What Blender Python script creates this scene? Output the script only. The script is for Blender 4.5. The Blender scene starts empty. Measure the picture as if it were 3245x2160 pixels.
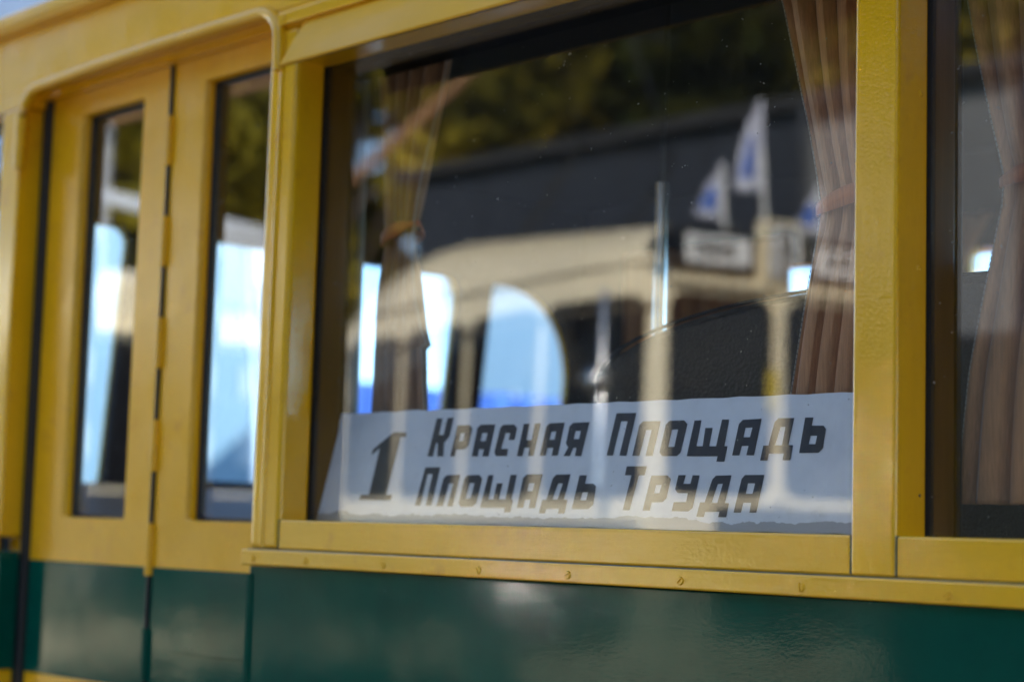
import bpy, bmesh, math, random
from mathutils import Vector, Matrix
R = math.radians
SC = bpy.context.scene
COL = SC.collection
random.seed(7)

# ------------------------------------------------------------------ camera
cam_d = bpy.data.cameras.new('camera'); cam = bpy.data.objects.new('camera', cam_d); COL.objects.link(cam)
SC.camera = cam
YAW, PITCH, ROLL = R(46.868), R(5.877), R(1.63)
cam.matrix_world = (Matrix.Translation((0, -1.90, 1.55)) @ Matrix.Rotation(YAW, 4, 'Z')
                    @ Matrix.Rotation(R(90) + PITCH, 4, 'X') @ Matrix.Rotation(ROLL, 4, 'Z'))
cam_d.sensor_width = 36.0; cam_d.lens = 36.0 * 5803.75 / 3245.0
cam_d.clip_start = 0.05; cam_d.clip_end = 2000
cam_d.dof.use_dof = True; cam_d.dof.focus_distance = 2.56; cam_d.dof.aperture_fstop = 2.3
cam_d.dof.aperture_blades = 0

# ------------------------------------------------------------------ sky, sun, exposure
SUN_DIR = Vector((0.50, 0.66, 0.52)).normalized()          # towards the sun: behind the yellow bus, to the right
world = bpy.data.worlds.new('World'); SC.world = world; world.use_nodes = True
wn = world.node_tree.nodes; wl = world.node_tree.links
sky = wn.new('ShaderNodeTexSky'); sky.sky_type = 'NISHITA'; sky.sun_disc = False
sky.sun_elevation = math.asin(SUN_DIR.z); sky.sun_rotation = math.atan2(SUN_DIR.x, SUN_DIR.y)
sky.altitude = 1800; sky.air_density = 1.0; sky.dust_density = 0.0; sky.ozone_density = 0.8
wn['Background'].inputs['Strength'].default_value = 0.15
wl.new(sky.outputs[0], wn['Background'].inputs['Color'])
sun_d = bpy.data.lights.new('sun', 'SUN'); sun_d.energy = 4.6; sun_d.angle = R(0.53); sun_d.color = (1.0, 0.93, 0.82)
sun = bpy.data.objects.new('sun', sun_d); COL.objects.link(sun)
sun.rotation_euler = SUN_DIR.to_track_quat('Z', 'Y').to_euler(); sun.location = (6, 9, 12)
SC.view_settings.view_transform = 'Standard'; SC.view_settings.look = 'None'
SC.view_settings.gamma = 1.0; SC.view_settings.exposure = 2.25
SC.render.engine = 'CYCLES'
cy = SC.cycles
cy.use_denoising = True
cy.max_bounces = 10; cy.transparent_max_bounces = 40; cy.glossy_bounces = 5; cy.diffuse_bounces = 4
cy.sample_clamp_indirect = 150.0; cy.blur_glossy = 0.0
cy.caustics_reflective = True

# ------------------------------------------------------------------ helpers
def tag(o, label=None, cat=None, group=None, kind=None):
    if label: o['label'] = label
    if cat: o['category'] = cat
    if group: o['group'] = group
    if kind: o['kind'] = kind
    return o
def thing(name, loc, label, cat, group=None, rz=0.0):
    o = bpy.data.objects.new(name, None); COL.objects.link(o)
    o.location = loc; o.rotation_euler = (0, 0, rz); o.empty_display_size = 0.2
    return tag(o, label, cat, group)
def pmat(o):                                                # world matrix of an object built from location and z rotation
    m = Matrix.Translation(o.location) @ o.rotation_euler.to_matrix().to_4x4()
    return m
ROOTM = {}
def add(name, bm, mat, parent=None, smooth=False, world=True):
    """link one bmesh as one object; vertices are in world metres when world is True, else in the parent's space"""
    me = bpy.data.meshes.new(name); bm.normal_update(); bm.to_mesh(me); bm.free()
    o = bpy.data.objects.new(name, me); COL.objects.link(o)
    if mat: me.materials.append(mat)
    if smooth:
        me.polygons.foreach_set('use_smooth', [True] * len(me.polygons))
        try: me.set_sharp_from_angle(angle=R(40))
        except Exception: pass
        if len(me.polygons) < 160:
            wm = o.modifiers.new('weighted', 'WEIGHTED_NORMAL'); wm.keep_sharp = True; wm.weight = 100
    if parent:
        o.parent = parent
        top = parent
        while top.parent: top = top.parent
        if world: o.matrix_parent_inverse = pmat(top).inverted() if parent is top else Matrix.Identity(4)
    return o
def copy_tree(o, parent=None):
    c = o.copy(); COL.objects.link(c)
    if parent: c.parent = parent
    for ch in list(o.children): copy_tree(ch, c)
    return c
def bx(bm, x0, x1, y0, y1, z0, z1, bev=0.0, seg=2):
    x0, x1 = min(x0, x1), max(x0, x1); y0, y1 = min(y0, y1), max(y0, y1); z0, z1 = min(z0, z1), max(z0, z1)
    t = bmesh.new()
    m = Matrix.Translation(((x0+x1)/2, (y0+y1)/2, (z0+z1)/2)) @ Matrix.Diagonal((x1-x0, y1-y0, z1-z0, 1))
    bmesh.ops.create_cube(t, size=1, matrix=m)
    if bev: bmesh.ops.bevel(t, geom=t.edges[:], offset=bev, segments=seg, profile=0.6, affect='EDGES')
    me = bpy.data.meshes.new('t'); t.to_mesh(me); t.free(); bm.from_mesh(me); bpy.data.meshes.remove(me)
    return bm
def box(*a, **k): return bx(bmesh.new(), *a, **k)
def tube(bm, pts, rad, n=12, cap=True):
    pts = [Vector(p) for p in pts]; rings = []
    rads = rad if isinstance(rad, (list, tuple)) else [rad]*len(pts)
    for i, p in enumerate(pts):
        d = (pts[min(i+1, len(pts)-1)] - pts[max(i-1, 0)]).normalized()
        a = d.cross(Vector((0, 0, 1)) if abs(d.z) < .95 else Vector((1, 0, 0))).normalized(); b = d.cross(a)
        rings.append([bm.verts.new(p + (a*math.cos(2*math.pi*k/n) + b*math.sin(2*math.pi*k/n))*rads[i]) for k in range(n)])
    for r0, r1 in zip(rings, rings[1:]):
        for k in range(n): bm.faces.new((r0[k], r0[(k+1) % n], r1[(k+1) % n], r1[k]))
    if cap: bm.faces.new(rings[0][::-1]); bm.faces.new(rings[-1])
    return bm
def prism(poly, a0, a1, axis):
    """extrude a closed polygon; axis 'x': poly is (y,z); 'y': poly is (x,z); 'z': poly is (x,y)"""
    bm = bmesh.new()
    f = {'x': lambda p, a: (a, p[0], p[1]), 'y': lambda p, a: (p[0], a, p[1]), 'z': lambda p, a: (p[0], p[1], a)}[axis]
    A = [bm.verts.new(f(p, a0)) for p in poly]; B = [bm.verts.new(f(p, a1)) for p in poly]
    n = len(poly)
    for i in range(n): bm.faces.new((A[i], A[(i+1) % n], B[(i+1) % n], B[i]))
    bm.faces.new(A[::-1]); bm.faces.new(B)
    bmesh.ops.recalc_face_normals(bm, faces=bm.faces[:])
    return bm
def rrect(x0, x1, z0, z1, r, n=6):
    rs = r if isinstance(r, (list, tuple)) else [r]*4        # corner radii: lower left, lower right, upper right, upper left
    out = []
    for (cx, cz, a0), q in zip(((x0, z0, 180), (x1, z0, 270), (x1, z1, 0), (x0, z1, 90)), rs):
        sx = 1 if cx == x0 else -1; sz = 1 if cz == z0 else -1
        for k in range(n+1):
            a = R(a0 + 90*k/n); out.append((cx + sx*q + q*math.cos(a), cz + sz*q + q*math.sin(a)))
    return out
def plate(outer, holes, thick, fn, cuts=()):
    """flat plate with holes: outlines in (a,b), thickness along c; fn(a,b,c) gives the world point"""
    cu = bpy.data.curves.new('t', 'CURVE'); cu.dimensions = '2D'; cu.fill_mode = 'BOTH'; cu.extrude = thick/2
    for poly in [outer] + list(holes):
        sp = cu.splines.new('POLY'); sp.points.add(len(poly)-1); sp.use_cyclic_u = True
        for p, q in zip(sp.points, poly): p.co = (q[0], q[1], 0, 1)
    o = bpy.data.objects.new('t', cu); me = o.to_mesh()
    bm = bmesh.new(); bm.from_mesh(me); o.to_mesh_clear()
    bpy.data.objects.remove(o); bpy.data.curves.remove(cu)
    bmesh.ops.remove_doubles(bm, verts=bm.verts[:], dist=1e-6)
    for axis, pos in cuts:
        bmesh.ops.bisect_plane(bm, geom=bm.verts[:]+bm.edges[:]+bm.faces[:], plane_co=(pos, 0, 0) if axis == 'a' else (0, pos, 0), plane_no=(1, 0, 0) if axis == 'a' else (0, 1, 0))
    for v in bm.verts: v.co = Vector(fn(v.co.x, v.co.y, v.co.z))
    bmesh.ops.recalc_face_normals(bm, faces=bm.faces[:])
    return bm

# ------------------------------------------------------------------ materials
def nodes(name):
    m = bpy.data.materials.new(name); m.use_nodes = True
    nt = m.node_tree; b = nt.nodes['Principled BSDF']
    return m, nt.nodes, nt.links, b
def noise(N, L, co, scale, stretch=(1, 1, 1), detail=3, rough=.55, dist=0.0):
    mp = N.new('ShaderNodeMapping'); mp.inputs['Scale'].default_value = stretch; L.new(co, mp.inputs['Vector'])
    t = N.new('ShaderNodeTexNoise'); t.inputs['Scale'].default_value = scale; t.inputs['Detail'].default_value = detail
    t.inputs['Roughness'].default_value = rough; t.inputs['Distortion'].default_value = dist
    L.new(mp.outputs[0], t.inputs['Vector']); return t.outputs['Fac']
def ramp(N, L, fac, stops):
    r = N.new('ShaderNodeValToRGB'); e = r.color_ramp.elements
    while len(e) < len(stops): e.new(0.5)
    for s, (p, c) in zip(e, stops): s.position = p; s.color = (*c, 1) if len(c) == 3 else c
    L.new(fac, r.inputs[0]); return r.outputs['Color']
def mix(N, L, fac, a, b, mode='MIX'):
    m = N.new('ShaderNodeMix'); m.data_type = 'RGBA'; m.blend_type = mode
    for s, v in ((m.inputs[0], fac), (m.inputs[6], a), (m.inputs[7], b)):
        if isinstance(v, bpy.types.NodeSocket): L.new(v, s)
        else: s.default_value = v if not isinstance(v, tuple) or len(v) == 4 else (*v, 1)
    return m.outputs[2]
def bump(N, L, bsdf, h, strength, dist=0.002, prev=None):
    b = N.new('ShaderNodeBump'); b.inputs['Strength'].default_value = strength; b.inputs['Distance'].default_value = dist
    L.new(h, b.inputs['Height'])
    if prev: L.new(prev, b.inputs['Normal'])
    L.new(b.outputs[0], bsdf.inputs['Normal']); return b.outputs[0]
def coord(N): return N.new('ShaderNodeTexCoord').outputs['Object']
def paint(name, col, rough=.3, stroke=(1, 1, 1), s_str=.25, peel=.15, var=.12, dirt=None, dent=.0, spec=.5, coat=0.0):
    """hand-brushed gloss enamel: colour drift, brush strokes along one axis, orange peel, broad dents"""
    m, N, L, b = nodes(name); co = coord(N)
    c2 = tuple(max(0, x*(1-var*1.6)) for x in col); c3 = tuple(min(1, x*(1+var)) for x in col)
    f = noise(N, L, co, 5.0, (1, 1, 1), 5, .6)
    c = ramp(N, L, f, ((.3, c2), (.5, col), (.72, c3)))
    f2 = noise(N, L, co, 34.0, stroke, 5, .62)
    c = mix(N, L, .14, c, ramp(N, L, f2, ((.3, tuple(x*.82 for x in col)), (.7, tuple(min(1, x*1.12) for x in col)))))
    if dirt:
        g = noise(N, L, co, 14.0, (1, 1, 1), 8, .7)
        c = mix(N, L, ramp(N, L, g, ((.56, (0, 0, 0)), (.74, (.65, .65, .65)))), c, dirt)
    L.new(c, b.inputs['Base Color'])
    b.inputs['Roughness'].default_value = rough; b.inputs['Specular IOR Level'].default_value = spec
    rr = ramp(N, L, noise(N, L, co, 22.0, stroke, 3), ((.3, (rough*.8,)*3), (.7, (rough*1.35,)*3)))
    L.new(rr, b.inputs['Roughness'])
    n1 = bump(N, L, b, f2, s_str, .0032)
    n2 = bump(N, L, b, noise(N, L, co, 230.0, (1, 1, 1), 2), peel, .0011, n1)
    if dent: n2 = bump(N, L, b, noise(N, L, co, 3.2, (1, 1, 1), 2), dent, .02, n2)
    if coat:
        b.inputs['Coat Weight'].default_value = coat; b.inputs['Coat Roughness'].default_value = .035; L.new(n2, b.inputs['Coat Normal'])
    return m
def plain(name, col, rough=.6, metal=0.0, var=.15, scale=30.0, bmp=.1, stretch=(1, 1, 1), bdist=.002, spec=.5):
    m, N, L, b = nodes(name); co = coord(N)
    f = noise(N, L, co, scale, stretch, 5, .6)
    L.new(ramp(N, L, f, ((.3, tuple(x*(1-var) for x in col)), (.7, tuple(min(1, x*(1+var)) for x in col)))), b.inputs['Base Color'])
    b.inputs['Roughness'].default_value = rough; b.inputs['Metallic'].default_value = metal
    b.inputs['Specular IOR Level'].default_value = spec
    if bmp: bump(N, L, b, f, bmp, bdist)
    return m
def glass(name, k=1.0, tint=(.975, .985, .985), f0=.044, dust=.0):
    """window pane: clear, with Fresnel reflection computed the same way on both faces"""
    m = bpy.data.materials.new(name); m.use_nodes = True; nt = m.node_tree; N, L = nt.nodes, nt.links
    N.remove(N['Principled BSDF']); out = N['Material Output']
    g = N.new('ShaderNodeNewGeometry'); d = N.new('ShaderNodeVectorMath'); d.operation = 'DOT_PRODUCT'
    L.new(g.outputs['Normal'], d.inputs[0]); L.new(g.outputs['Incoming'], d.inputs[1])
    def M(op, a, b=None):
        n = N.new('ShaderNodeMath'); n.operation = op
        for i, v in enumerate((a, b)):
            if v is None: continue
            if isinstance(v, (int, float)): n.inputs[i].default_value = v
            else: L.new(v, n.inputs[i])
        return n.outputs[0]
    c = M('ABSOLUTE', d.outputs['Value']); p = M('POWER', M('SUBTRACT', 1.0, c), 4.0)
    F = M('MINIMUM', M('MULTIPLY', M('ADD', M('MULTIPLY', p, 1 - f0), f0), k), 1.0)
    t = N.new('ShaderNodeBsdfTransparent'); t.inputs[0].default_value = (*tint, 1)
    r = N.new('ShaderNodeBsdfGlossy'); r.inputs['Roughness'].default_value = 0.0
    co = coord(N)
    ms = N.new('ShaderNodeMixShader'); L.new(F, ms.inputs[0]); L.new(t.outputs[0], ms.inputs[1]); L.new(r.outputs[0], ms.inputs[2])
    last = ms.outputs[0]
    if dust:
        df = N.new('ShaderNodeBsdfDiffuse'); df.inputs[0].default_value = (.55, .52, .47, 1)
        s1 = noise(N, L, co, 90.0, (1, 1, 1), 8, .75)
        s2 = noise(N, L, co, 7.0, (1, 1, 2.5), 4, .6)
        sp = M('MULTIPLY', M('GREATER_THAN', noise(N, L, co, 130.0, (1, 1, 1), 2, .5), .762), .45)
        dm = M('ADD', M('MULTIPLY', M('MULTIPLY', M('POWER', s1, 7.0), s2), dust), sp)
        md = N.new('ShaderNodeMixShader'); L.new(dm, md.inputs[0]); L.new(last, md.inputs[1]); L.new(df.outputs[0], md.inputs[2]); last = md.outputs[0]
    L.new(last, out.inputs['Surface'])
    return m

# ------------------------------------------------------------------ material library
YEL = (.87, .452, .004)
M = {}
M['yel_x'] = paint('yellow_enamel_rail', YEL, .12, (.16, 1, 1), .32, .24, .05, dirt=(.70, .31, .015), coat=.6, spec=.4)
M['yel_z'] = paint('yellow_enamel_post', YEL, .12, (1, 1, .22), .28, .24, .05, dirt=(.70, .31, .015), coat=.4, spec=.4)
M['yel_s'] = paint('yellow_enamel_sheet', YEL, .20, (.5, 1, .5), .15, .14, .05, dent=.22, coat=.12)
M['yel_d'] = paint('yellow_enamel_door', (.86, .425, .005), .20, (1, 1, .7), .07, .14, .05, dirt=(.70, .30, .02))
M['yel_v'] = paint('yellow_enamel_visor', (.80, .40, .006), .45, (.2, 1, 1), .2, .1, .05, spec=.25)
M['grn'] = paint('green_enamel_sheet', (.0003, .074, .047), .11, (.4, 1, .6), .05, .07, .15, dent=.12, spec=.08, coat=.17)
M['roof'] = paint('pale_grey_roof_paint', (.55, .57, .60), .35, (.3, 1, 1), .2, .1, .08)
M['sealant'] = plain('grey_green_sealant', (.13, .13, .085), .7, 0, .4, 40, .3)
M['rubber'] = plain('black_rubber', (.012, .012, .013), .55, 0, .3, 60, .15)
M['wood'] = plain('brown_varnished_wood', (.075, .034, .015), .5, 0, .40, 45, .2, (1, 1, .06), .002, .25)
M['darkwood'] = plain('dark_stained_wood', (.005, .0035, .003), .7, 0, .35, 40, .2, (.08, 1, 1), .002, .08)
M['lining'] = plain('dark_interior_lining', (.014, .011, .010), .8, 0, .25, 12, .1, (1, 1, 1), .002, .15)
M['floor'] = plain('bus_floor_linoleum', (.05, .045, .04), .6, 0, .3, 20, .1)
M['chrome'] = plain('polished_steel', (.72, .71, .68), .16, 1.0, .08, 40, .03)
M['postpaint'] = plain('dull_grey_post_paint', (.10, .10, .105), .45, 0, .1, 30, .1)
M['rail'] = plain('cream_painted_rail', (.62, .57, .45), .3, 0, .08, 40, .05)
M['rim'] = plain('green_wheel_rim', (.01, .06, .045), .4, 0, .2, 20, .1)
M['tyre'] = plain('tyre_rubber', (.02, .02, .02), .8, 0, .3, 40, .3)
M['glass'] = glass('window_glass', 1.28, dust=.5)
M['glass2'] = glass('windscreen_glass', .8, tint=(.72, .85, .93))
M['darkred'] = plain('dark_red_upholstery', (.10, .006, .010), .6, 0, .3, 25, .2)
def leather():
    m, N, L, b = nodes('black_grained_leather'); co = coord(N)
    v = N.new('ShaderNodeTexVoronoi'); v.inputs['Scale'].default_value = 210; v.feature = 'SMOOTH_F1'; L.new(co, v.inputs['Vector'])
    f = noise(N, L, co, 120.0, (1, 1, 1), 4)
    L.new(ramp(N, L, f, ((.3, (.006, .006, .006)), (.7, (.013, .0125, .012)))), b.inputs['Base Color'])
    b.inputs['Roughness'].default_value = .45
    n1 = bump(N, L, b, v.outputs['Distance'], .55, .003); bump(N, L, b, f, .4, .0015, n1)
    return m
M['leather'] = leather()
def cloth(name, col):
    m, N, L, b = nodes(name); co = coord(N)
    f = noise(N, L, co, 300.0, (1, 1, .06), 3, .6); g = noise(N, L, co, 9.0, (1, 1, .4), 4)
    c = ramp(N, L, f, ((.25, tuple(x*.66 for x in col)), (.75, tuple(x*1.25 for x in col))))
    c = mix(N, L, .3, c, ramp(N, L, g, ((.3, tuple(x*.7 for x in col)), (.7, tuple(x*1.2 for x in col)))))
    L.new(c, b.inputs['Base Color']); b.inputs['Roughness'].default_value = .85; b.inputs['Specular IOR Level'].default_value = .2
    b.inputs['Sheen Weight'].default_value = .25
    bump(N, L, b, f, .3, .001)
    return m
M['curtain'] = cloth('brown_curtain_fabric', (.56, .28, .135))
M['curtain_dark'] = cloth('dark_brown_curtain_fabric', (.34, .18, .092))
M['tie'] = cloth('orange_brown_ribbon', (.58, .18, .06))
def board_mat():
    m, N, L, b = nodes('worn_white_sign_paint'); co = coord(N)
    base = ramp(N, L, noise(N, L, co, 16.0, (1, 1, 1), 6, .65), ((.25, (.66, .67, .695)), (.55, (.745, .755, .775)), (.8, (.79, .80, .815))))
    sm = ramp(N, L, noise(N, L, co, 9.0, (.6, 1, 1.2), 7, .7), ((.60, (0, 0, 0)), (.76, (.55, .55, .55))))
    base = mix(N, L, sm, base, (.42, .41, .39))
    sc = ramp(N, L, noise(N, L, co, 75.0, (1, 1, .8), 9, .8), ((.655, (0, 0, 0)), (.69, (.8, .8, .8))))
    base = mix(N, L, sc, base, (.12, .115, .11))
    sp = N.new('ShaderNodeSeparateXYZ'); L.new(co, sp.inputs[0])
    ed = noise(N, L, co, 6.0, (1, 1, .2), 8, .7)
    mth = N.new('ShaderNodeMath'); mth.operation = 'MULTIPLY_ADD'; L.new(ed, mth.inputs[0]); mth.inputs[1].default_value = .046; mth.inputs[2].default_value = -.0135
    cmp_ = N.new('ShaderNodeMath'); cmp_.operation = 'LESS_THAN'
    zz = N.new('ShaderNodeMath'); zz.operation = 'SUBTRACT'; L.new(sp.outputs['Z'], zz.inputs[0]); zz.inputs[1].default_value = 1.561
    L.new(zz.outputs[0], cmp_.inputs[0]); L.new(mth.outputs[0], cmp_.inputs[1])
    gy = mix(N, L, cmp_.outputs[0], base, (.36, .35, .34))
    L.new(gy, b.inputs['Base Color']); b.inputs['Roughness'].default_value = .45
    bump(N, L, b, noise(N, L, co, 60.0, (1, 1, 1), 6), .15, .001)
    return m
M['board'] = board_mat()
M['ink'] = plain('worn_black_lettering', (.014, .015, .018), .5, 0, .4, 60, .1)
M['seam'] = plain('grey_stitching_thread', (.38, .36, .33), .8, 0, .3, 200, .3)

# ------------------------------------------------------------------ ground
def ground_mat():
    m, N, L, b = nodes('worn_asphalt'); co = coord(N)
    c = ramp(N, L, noise(N, L, co, 60.0, (1, 1, 1), 6, .7), ((.3, (.065, .063, .060)), (.7, (.13, .125, .115))))
    c2 = ramp(N, L, noise(N, L, co, .35, (1, 1, 1), 5), ((.3, (.8, .8, .8)), (.7, (1.25, 1.22, 1.17))))
    L.new(mix(N, L, 1.0, c, c2, 'MULTIPLY'), b.inputs['Base Color']); b.inputs['Roughness'].default_value = .85
    bump(N, L, b, noise(N, L, co, 140.0, (1, 1, 1), 4), .5, .01)
    return m
bm = bmesh.new(); bmesh.ops.create_grid(bm, x_segments=12, y_segments=12, size=900)
tag(add('ground', bm, ground_mat()), kind='structure')

# ------------------------------------------------------------------ the yellow bus
BUS = thing('yellow_bus', (-.9, 1.2, 0), 'vintage yellow and green bus with folding front door and curtained windows', 'bus')
def part(name, bm, mat, smooth=False, parent=None): return add(name, bm, M[mat] if isinstance(mat, str) else mat, parent or BUS, smooth)
XF, XR = -4.22, 2.60                                         # front and rear of the passenger body
# lower side: green waist panel, yellow skirt
part('green_side_panel', box(-2.695, XR, .004, .05, 1.225, 1.4745, .003), 'grn', True)
part('green_side_panel', box(XF, -3.612, .004, .05, 1.225, 1.4745, .003), 'grn', True)
part('skirt_panel', box(-2.695, XR, .006, .05, .48, 1.2235, .004), 'yel_s')
part('skirt_panel', box(XF, -3.615, .006, .05, .48, 1.2235, .004), 'yel_s')
part('panel_edge_bead', tube(bmesh.new(), [(-2.690, .003, .50), (-2.690, .003, 1.46)], .006, 8), 'grn', True)
# moulding under the windows with its screws
part('waist_moulding', box(-2.703, XR, -.009, .003, 1.4755, 1.5035, .0035, 3), 'yel_x', True)
part('waist_moulding', box(XF, -3.612, -.009, .003, 1.4755, 1.5035, .0035, 3), 'yel_x', True)
def screw(x, z, y, a, r=.0062):
    bm = bmesh.new()
    for s in (0, 180):
        pts = [(r*math.cos(R(8 + 164*k/9)), r*math.sin(R(8 + 164*k/9))) for k in range(10)]
        ca, sa = math.cos(R(a+s)), math.sin(R(a+s))
        A = [bm.verts.new((x + p*ca - q*sa, y, z + p*sa + q*ca)) for p, q in pts]
        B = [bm.verts.new((x + .8*(p*ca - q*sa), y - .0026, z + .8*(p*sa + q*ca))) for p, q in [(p, max(q, .0011)) for p, q in pts]]
        n = len(A)
        for i in range(n): bm.faces.new((A[i], A[(i+1) % n], B[(i+1) % n], B[i]))
        bm.faces.new(B)
    bmesh.ops.recalc_face_normals(bm, faces=bm.faces[:])
    return bm
SCREWX = [-2.667, -2.515, -2.307, -2.079, -1.886, -1.670, -1.465, -1.246, -1.03, -.82, -.61]
for x, a in zip(SCREWX, (70, 60, 115, 120, 20, 40, 95, 25, 60, 10, 80)):
    part('screw', screw(x, 1.4875, -.0088, a), 'yel_s', True)
part('sealant_line', box(-2.690, XR, -.0045, .002, 1.5032, 1.5050), 'sealant')
for x in (-1.3936, -1.3256, -2.6066): part('paint_crack', box(x-.0006, x+.0006, -.0020, .01, 1.507, 1.556), 'sealant')
# window posts
POSTS = [(-2.690, -2.607), (-1.393, -1.326), (-.108, -.041), (1.177, 1.244), (2.46, 2.53)]
for i, (a, b) in enumerate(POSTS):
    part('window_post', box(a, b, -.003, .064, 1.5045, 2.437, .0055 if i else .011, 3), 'yel_z', True)
for y_, z_ in ((.047, 2.119), (.046, 1.893)):
    bm = bmesh.new(); bmesh.ops.create_uvsphere(bm, u_segments=10, v_segments=6, radius=.0042, matrix=Matrix.Translation((-1.3262, y_, z_)) @ Matrix.Diagonal((.5, 1, 1, 1)))
    part('rivet', bm, 'yel_z', True)
part('screw_hole', tube(bmesh.new(), [(-1.3268, .049, 1.607), (-1.3255, .049, 1.607)], .0020, 10), 'rubber')
part('post_corner_bead', tube(bmesh.new(), [(-2.652, -.002, 1.508), (-2.650, -.003, 1.9), (-2.648, -.002, 2.43)], .0055, 8), 'yel_z', True)
part('window_post', box(-3.695, -3.612, -.003, .10, 1.5045, 2.437, .006, 3), 'yel_z', True)
part('door_jamb', box(-3.66, -3.6118, .051, .10, 1.459, 1.504), 'yel_z'); part('door_jamb', box(-3.66, -3.6118, .051, .10, .48, 1.4585), 'grn')
# front cab quarter window left of the door
part('sill', box(XF, -3.6955, 0, .07, 1.5045, 1.556, .004, 2), 'yel_x', True)
part('window_post', box(XF, XF+.09, -.003, .10, 1.5565, 2.437, .006, 2), 'yel_z', True)
part('window_pane', box(XF+.09, -3.6955, .058, .062, 1.5565, 2.437), 'glass')
# sills, frames, panes, inner wooden frames
for i in range(4):
    a = POSTS[i][1]; b = POSTS[i+1][0]
    part('sill', box(a+.0003, b-.0003, -.001, .15, 1.5045, 1.556, .0045, 3), 'yel_x', True)
    part('window_header', box(a, b, .002, .066, 2.372, 2.437), 'yel_x')
    part('rubber_gasket', box(a-.004, a+.004, .0645, .0735, 1.556, 2.372), 'rubber')
    part('rubber_gasket', box(b-.004, b+.004, .0645, .0735, 1.556, 2.372), 'rubber')
    part('window_pane', box(a+.002, b-.002, .0660, .0700, 1.5565, 2.372), 'glass')
    part('wooden_frame', box(a-.03, a+.0025, .074, .122, 1.5565, 2.43, .003), 'wood')
    part('wooden_frame', box(b-.0025, b+.03, .074, .122, 1.5565, 2.43, .003), 'wood')
    part('wooden_top_rail', box(a-.02, b+.02, .078, .155, 2.362, 2.56, .004), 'darkwood')
    part('inner_post_trim', box(a-.064, a-.003, .1225, .150, 1.5565, 2.56, .003), 'darkwood')
    bm = tube(bmesh.new(), [(a-.02, .165, 2.425), (b+.02, .165, 2.425)], .006, 8); part('curtain_rod', bm, 'chrome', True)
# header, moulding above, visor, gutter, roof
part('header_panel', box(XF, XR, -.004, .05, 2.4735, 2.6005, .004), 'yel_s', True)
part('header_panel', box(-2.672, XR, -.003, .05, 2.4365, 2.4730, .0), 'yel_s')
part('header_panel', box(XF, -3.600, -.003, .05, 2.4375, 2.4730, .0), 'yel_s')
part('upper_moulding', box(-2.655, XR, -.014, -.0045, 2.4395, 2.4625, .003), 'yel_x', True)
for x in (-2.635, -2.36, -2.10): part('screw', screw(x, 2.451, -.0138, 50), 'yel_s', True)
arch = [(-3.606, -.006, 2.30), (-3.604, -.006, 2.40)] + [(-3.604 + .075*(1-math.cos(R(t))), -.007, 2.395 + .075*math.sin(R(t))) for t in (15, 30, 45, 60, 75, 90)]
arch += [(-3.3, -.008, 2.476), (-3.05, -.009, 2.478), (-2.85, -.009, 2.477)] + [(-2.715 + .06*math.sin(R(t)), -.008, 2.416 + .06*math.cos(R(t))) for t in (0, 18, 36, 54, 72, 90)] + [(-2.655, -.006, 2.36)]
part('door_arch_rim', tube(bmesh.new(), arch, .0125, 10), 'yel_s', True)
part('door_header', box(-3.6, -2.66, .03, .058, 2.456, 2.473), 'yel_s')
vis = [(.0, 2.4385), (-.006, 2.4360), (-.030, 2.4015), (-.060, 2.3470), (-.0655, 2.3460), (-.0640, 2.3425), (-.0575, 2.3430), (-.026, 2.3985), (.0, 2.432)]
part('window_visor', prism(vis, -2.578, 2.55, 'x'), 'yel_v')
part('visor_shade_plate', prism([(.0015, 2.4300), (-.0262, 2.3968), (-.0560, 2.3445), (-.0545, 2.3435), (-.0235, 2.3950), (.0015, 2.4270)], -2.576, 2.548, 'x'), 'rubber')  # added black plate: shade under the visor, put in as dark colour
gut = [(-.004, 2.601), (-.030, 2.605), (-.038, 2.618), (-.038, 2.636), (-.030, 2.645), (-.018, 2.645), (-.016, 2.632), (.02, 2.632), (.02, 2.601)]
part('roof_gutter', prism(gut, XF, XR, 'x'), 'yel_s')
rp = [(1.2 - 1.215*math.cos(R(t)), 2.6325 + .34*math.sin(R(t))**.8) for t in range(0, 181, 9)]
rp2 = [(1.2 - 1.19*math.cos(R(t)), 2.6325 + .31*math.sin(R(t))**.8) for t in range(180, -1, -9)]
bm = bmesh.new()
prof = rp + rp2
A = [bm.verts.new((XF-.02, y, z)) for y, z in prof]; B = [bm.verts.new((XR, y, z)) for y, z in prof]
n = len(prof)
for i in range(n): bm.faces.new((A[i], A[(i+1) % n], B[(i+1) % n], B[i]))
h = len(rp)
for i in range(h-1):
    bm.faces.new((A[i], A[n-1-i], A[n-2-i], A[i+1])); bm.faces.new((B[i], B[i+1], B[n-2-i], B[n-1-i]))
bmesh.ops.recalc_face_normals(bm, faces=bm.faces[:]); part('roof', bm, 'roof', True)

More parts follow.
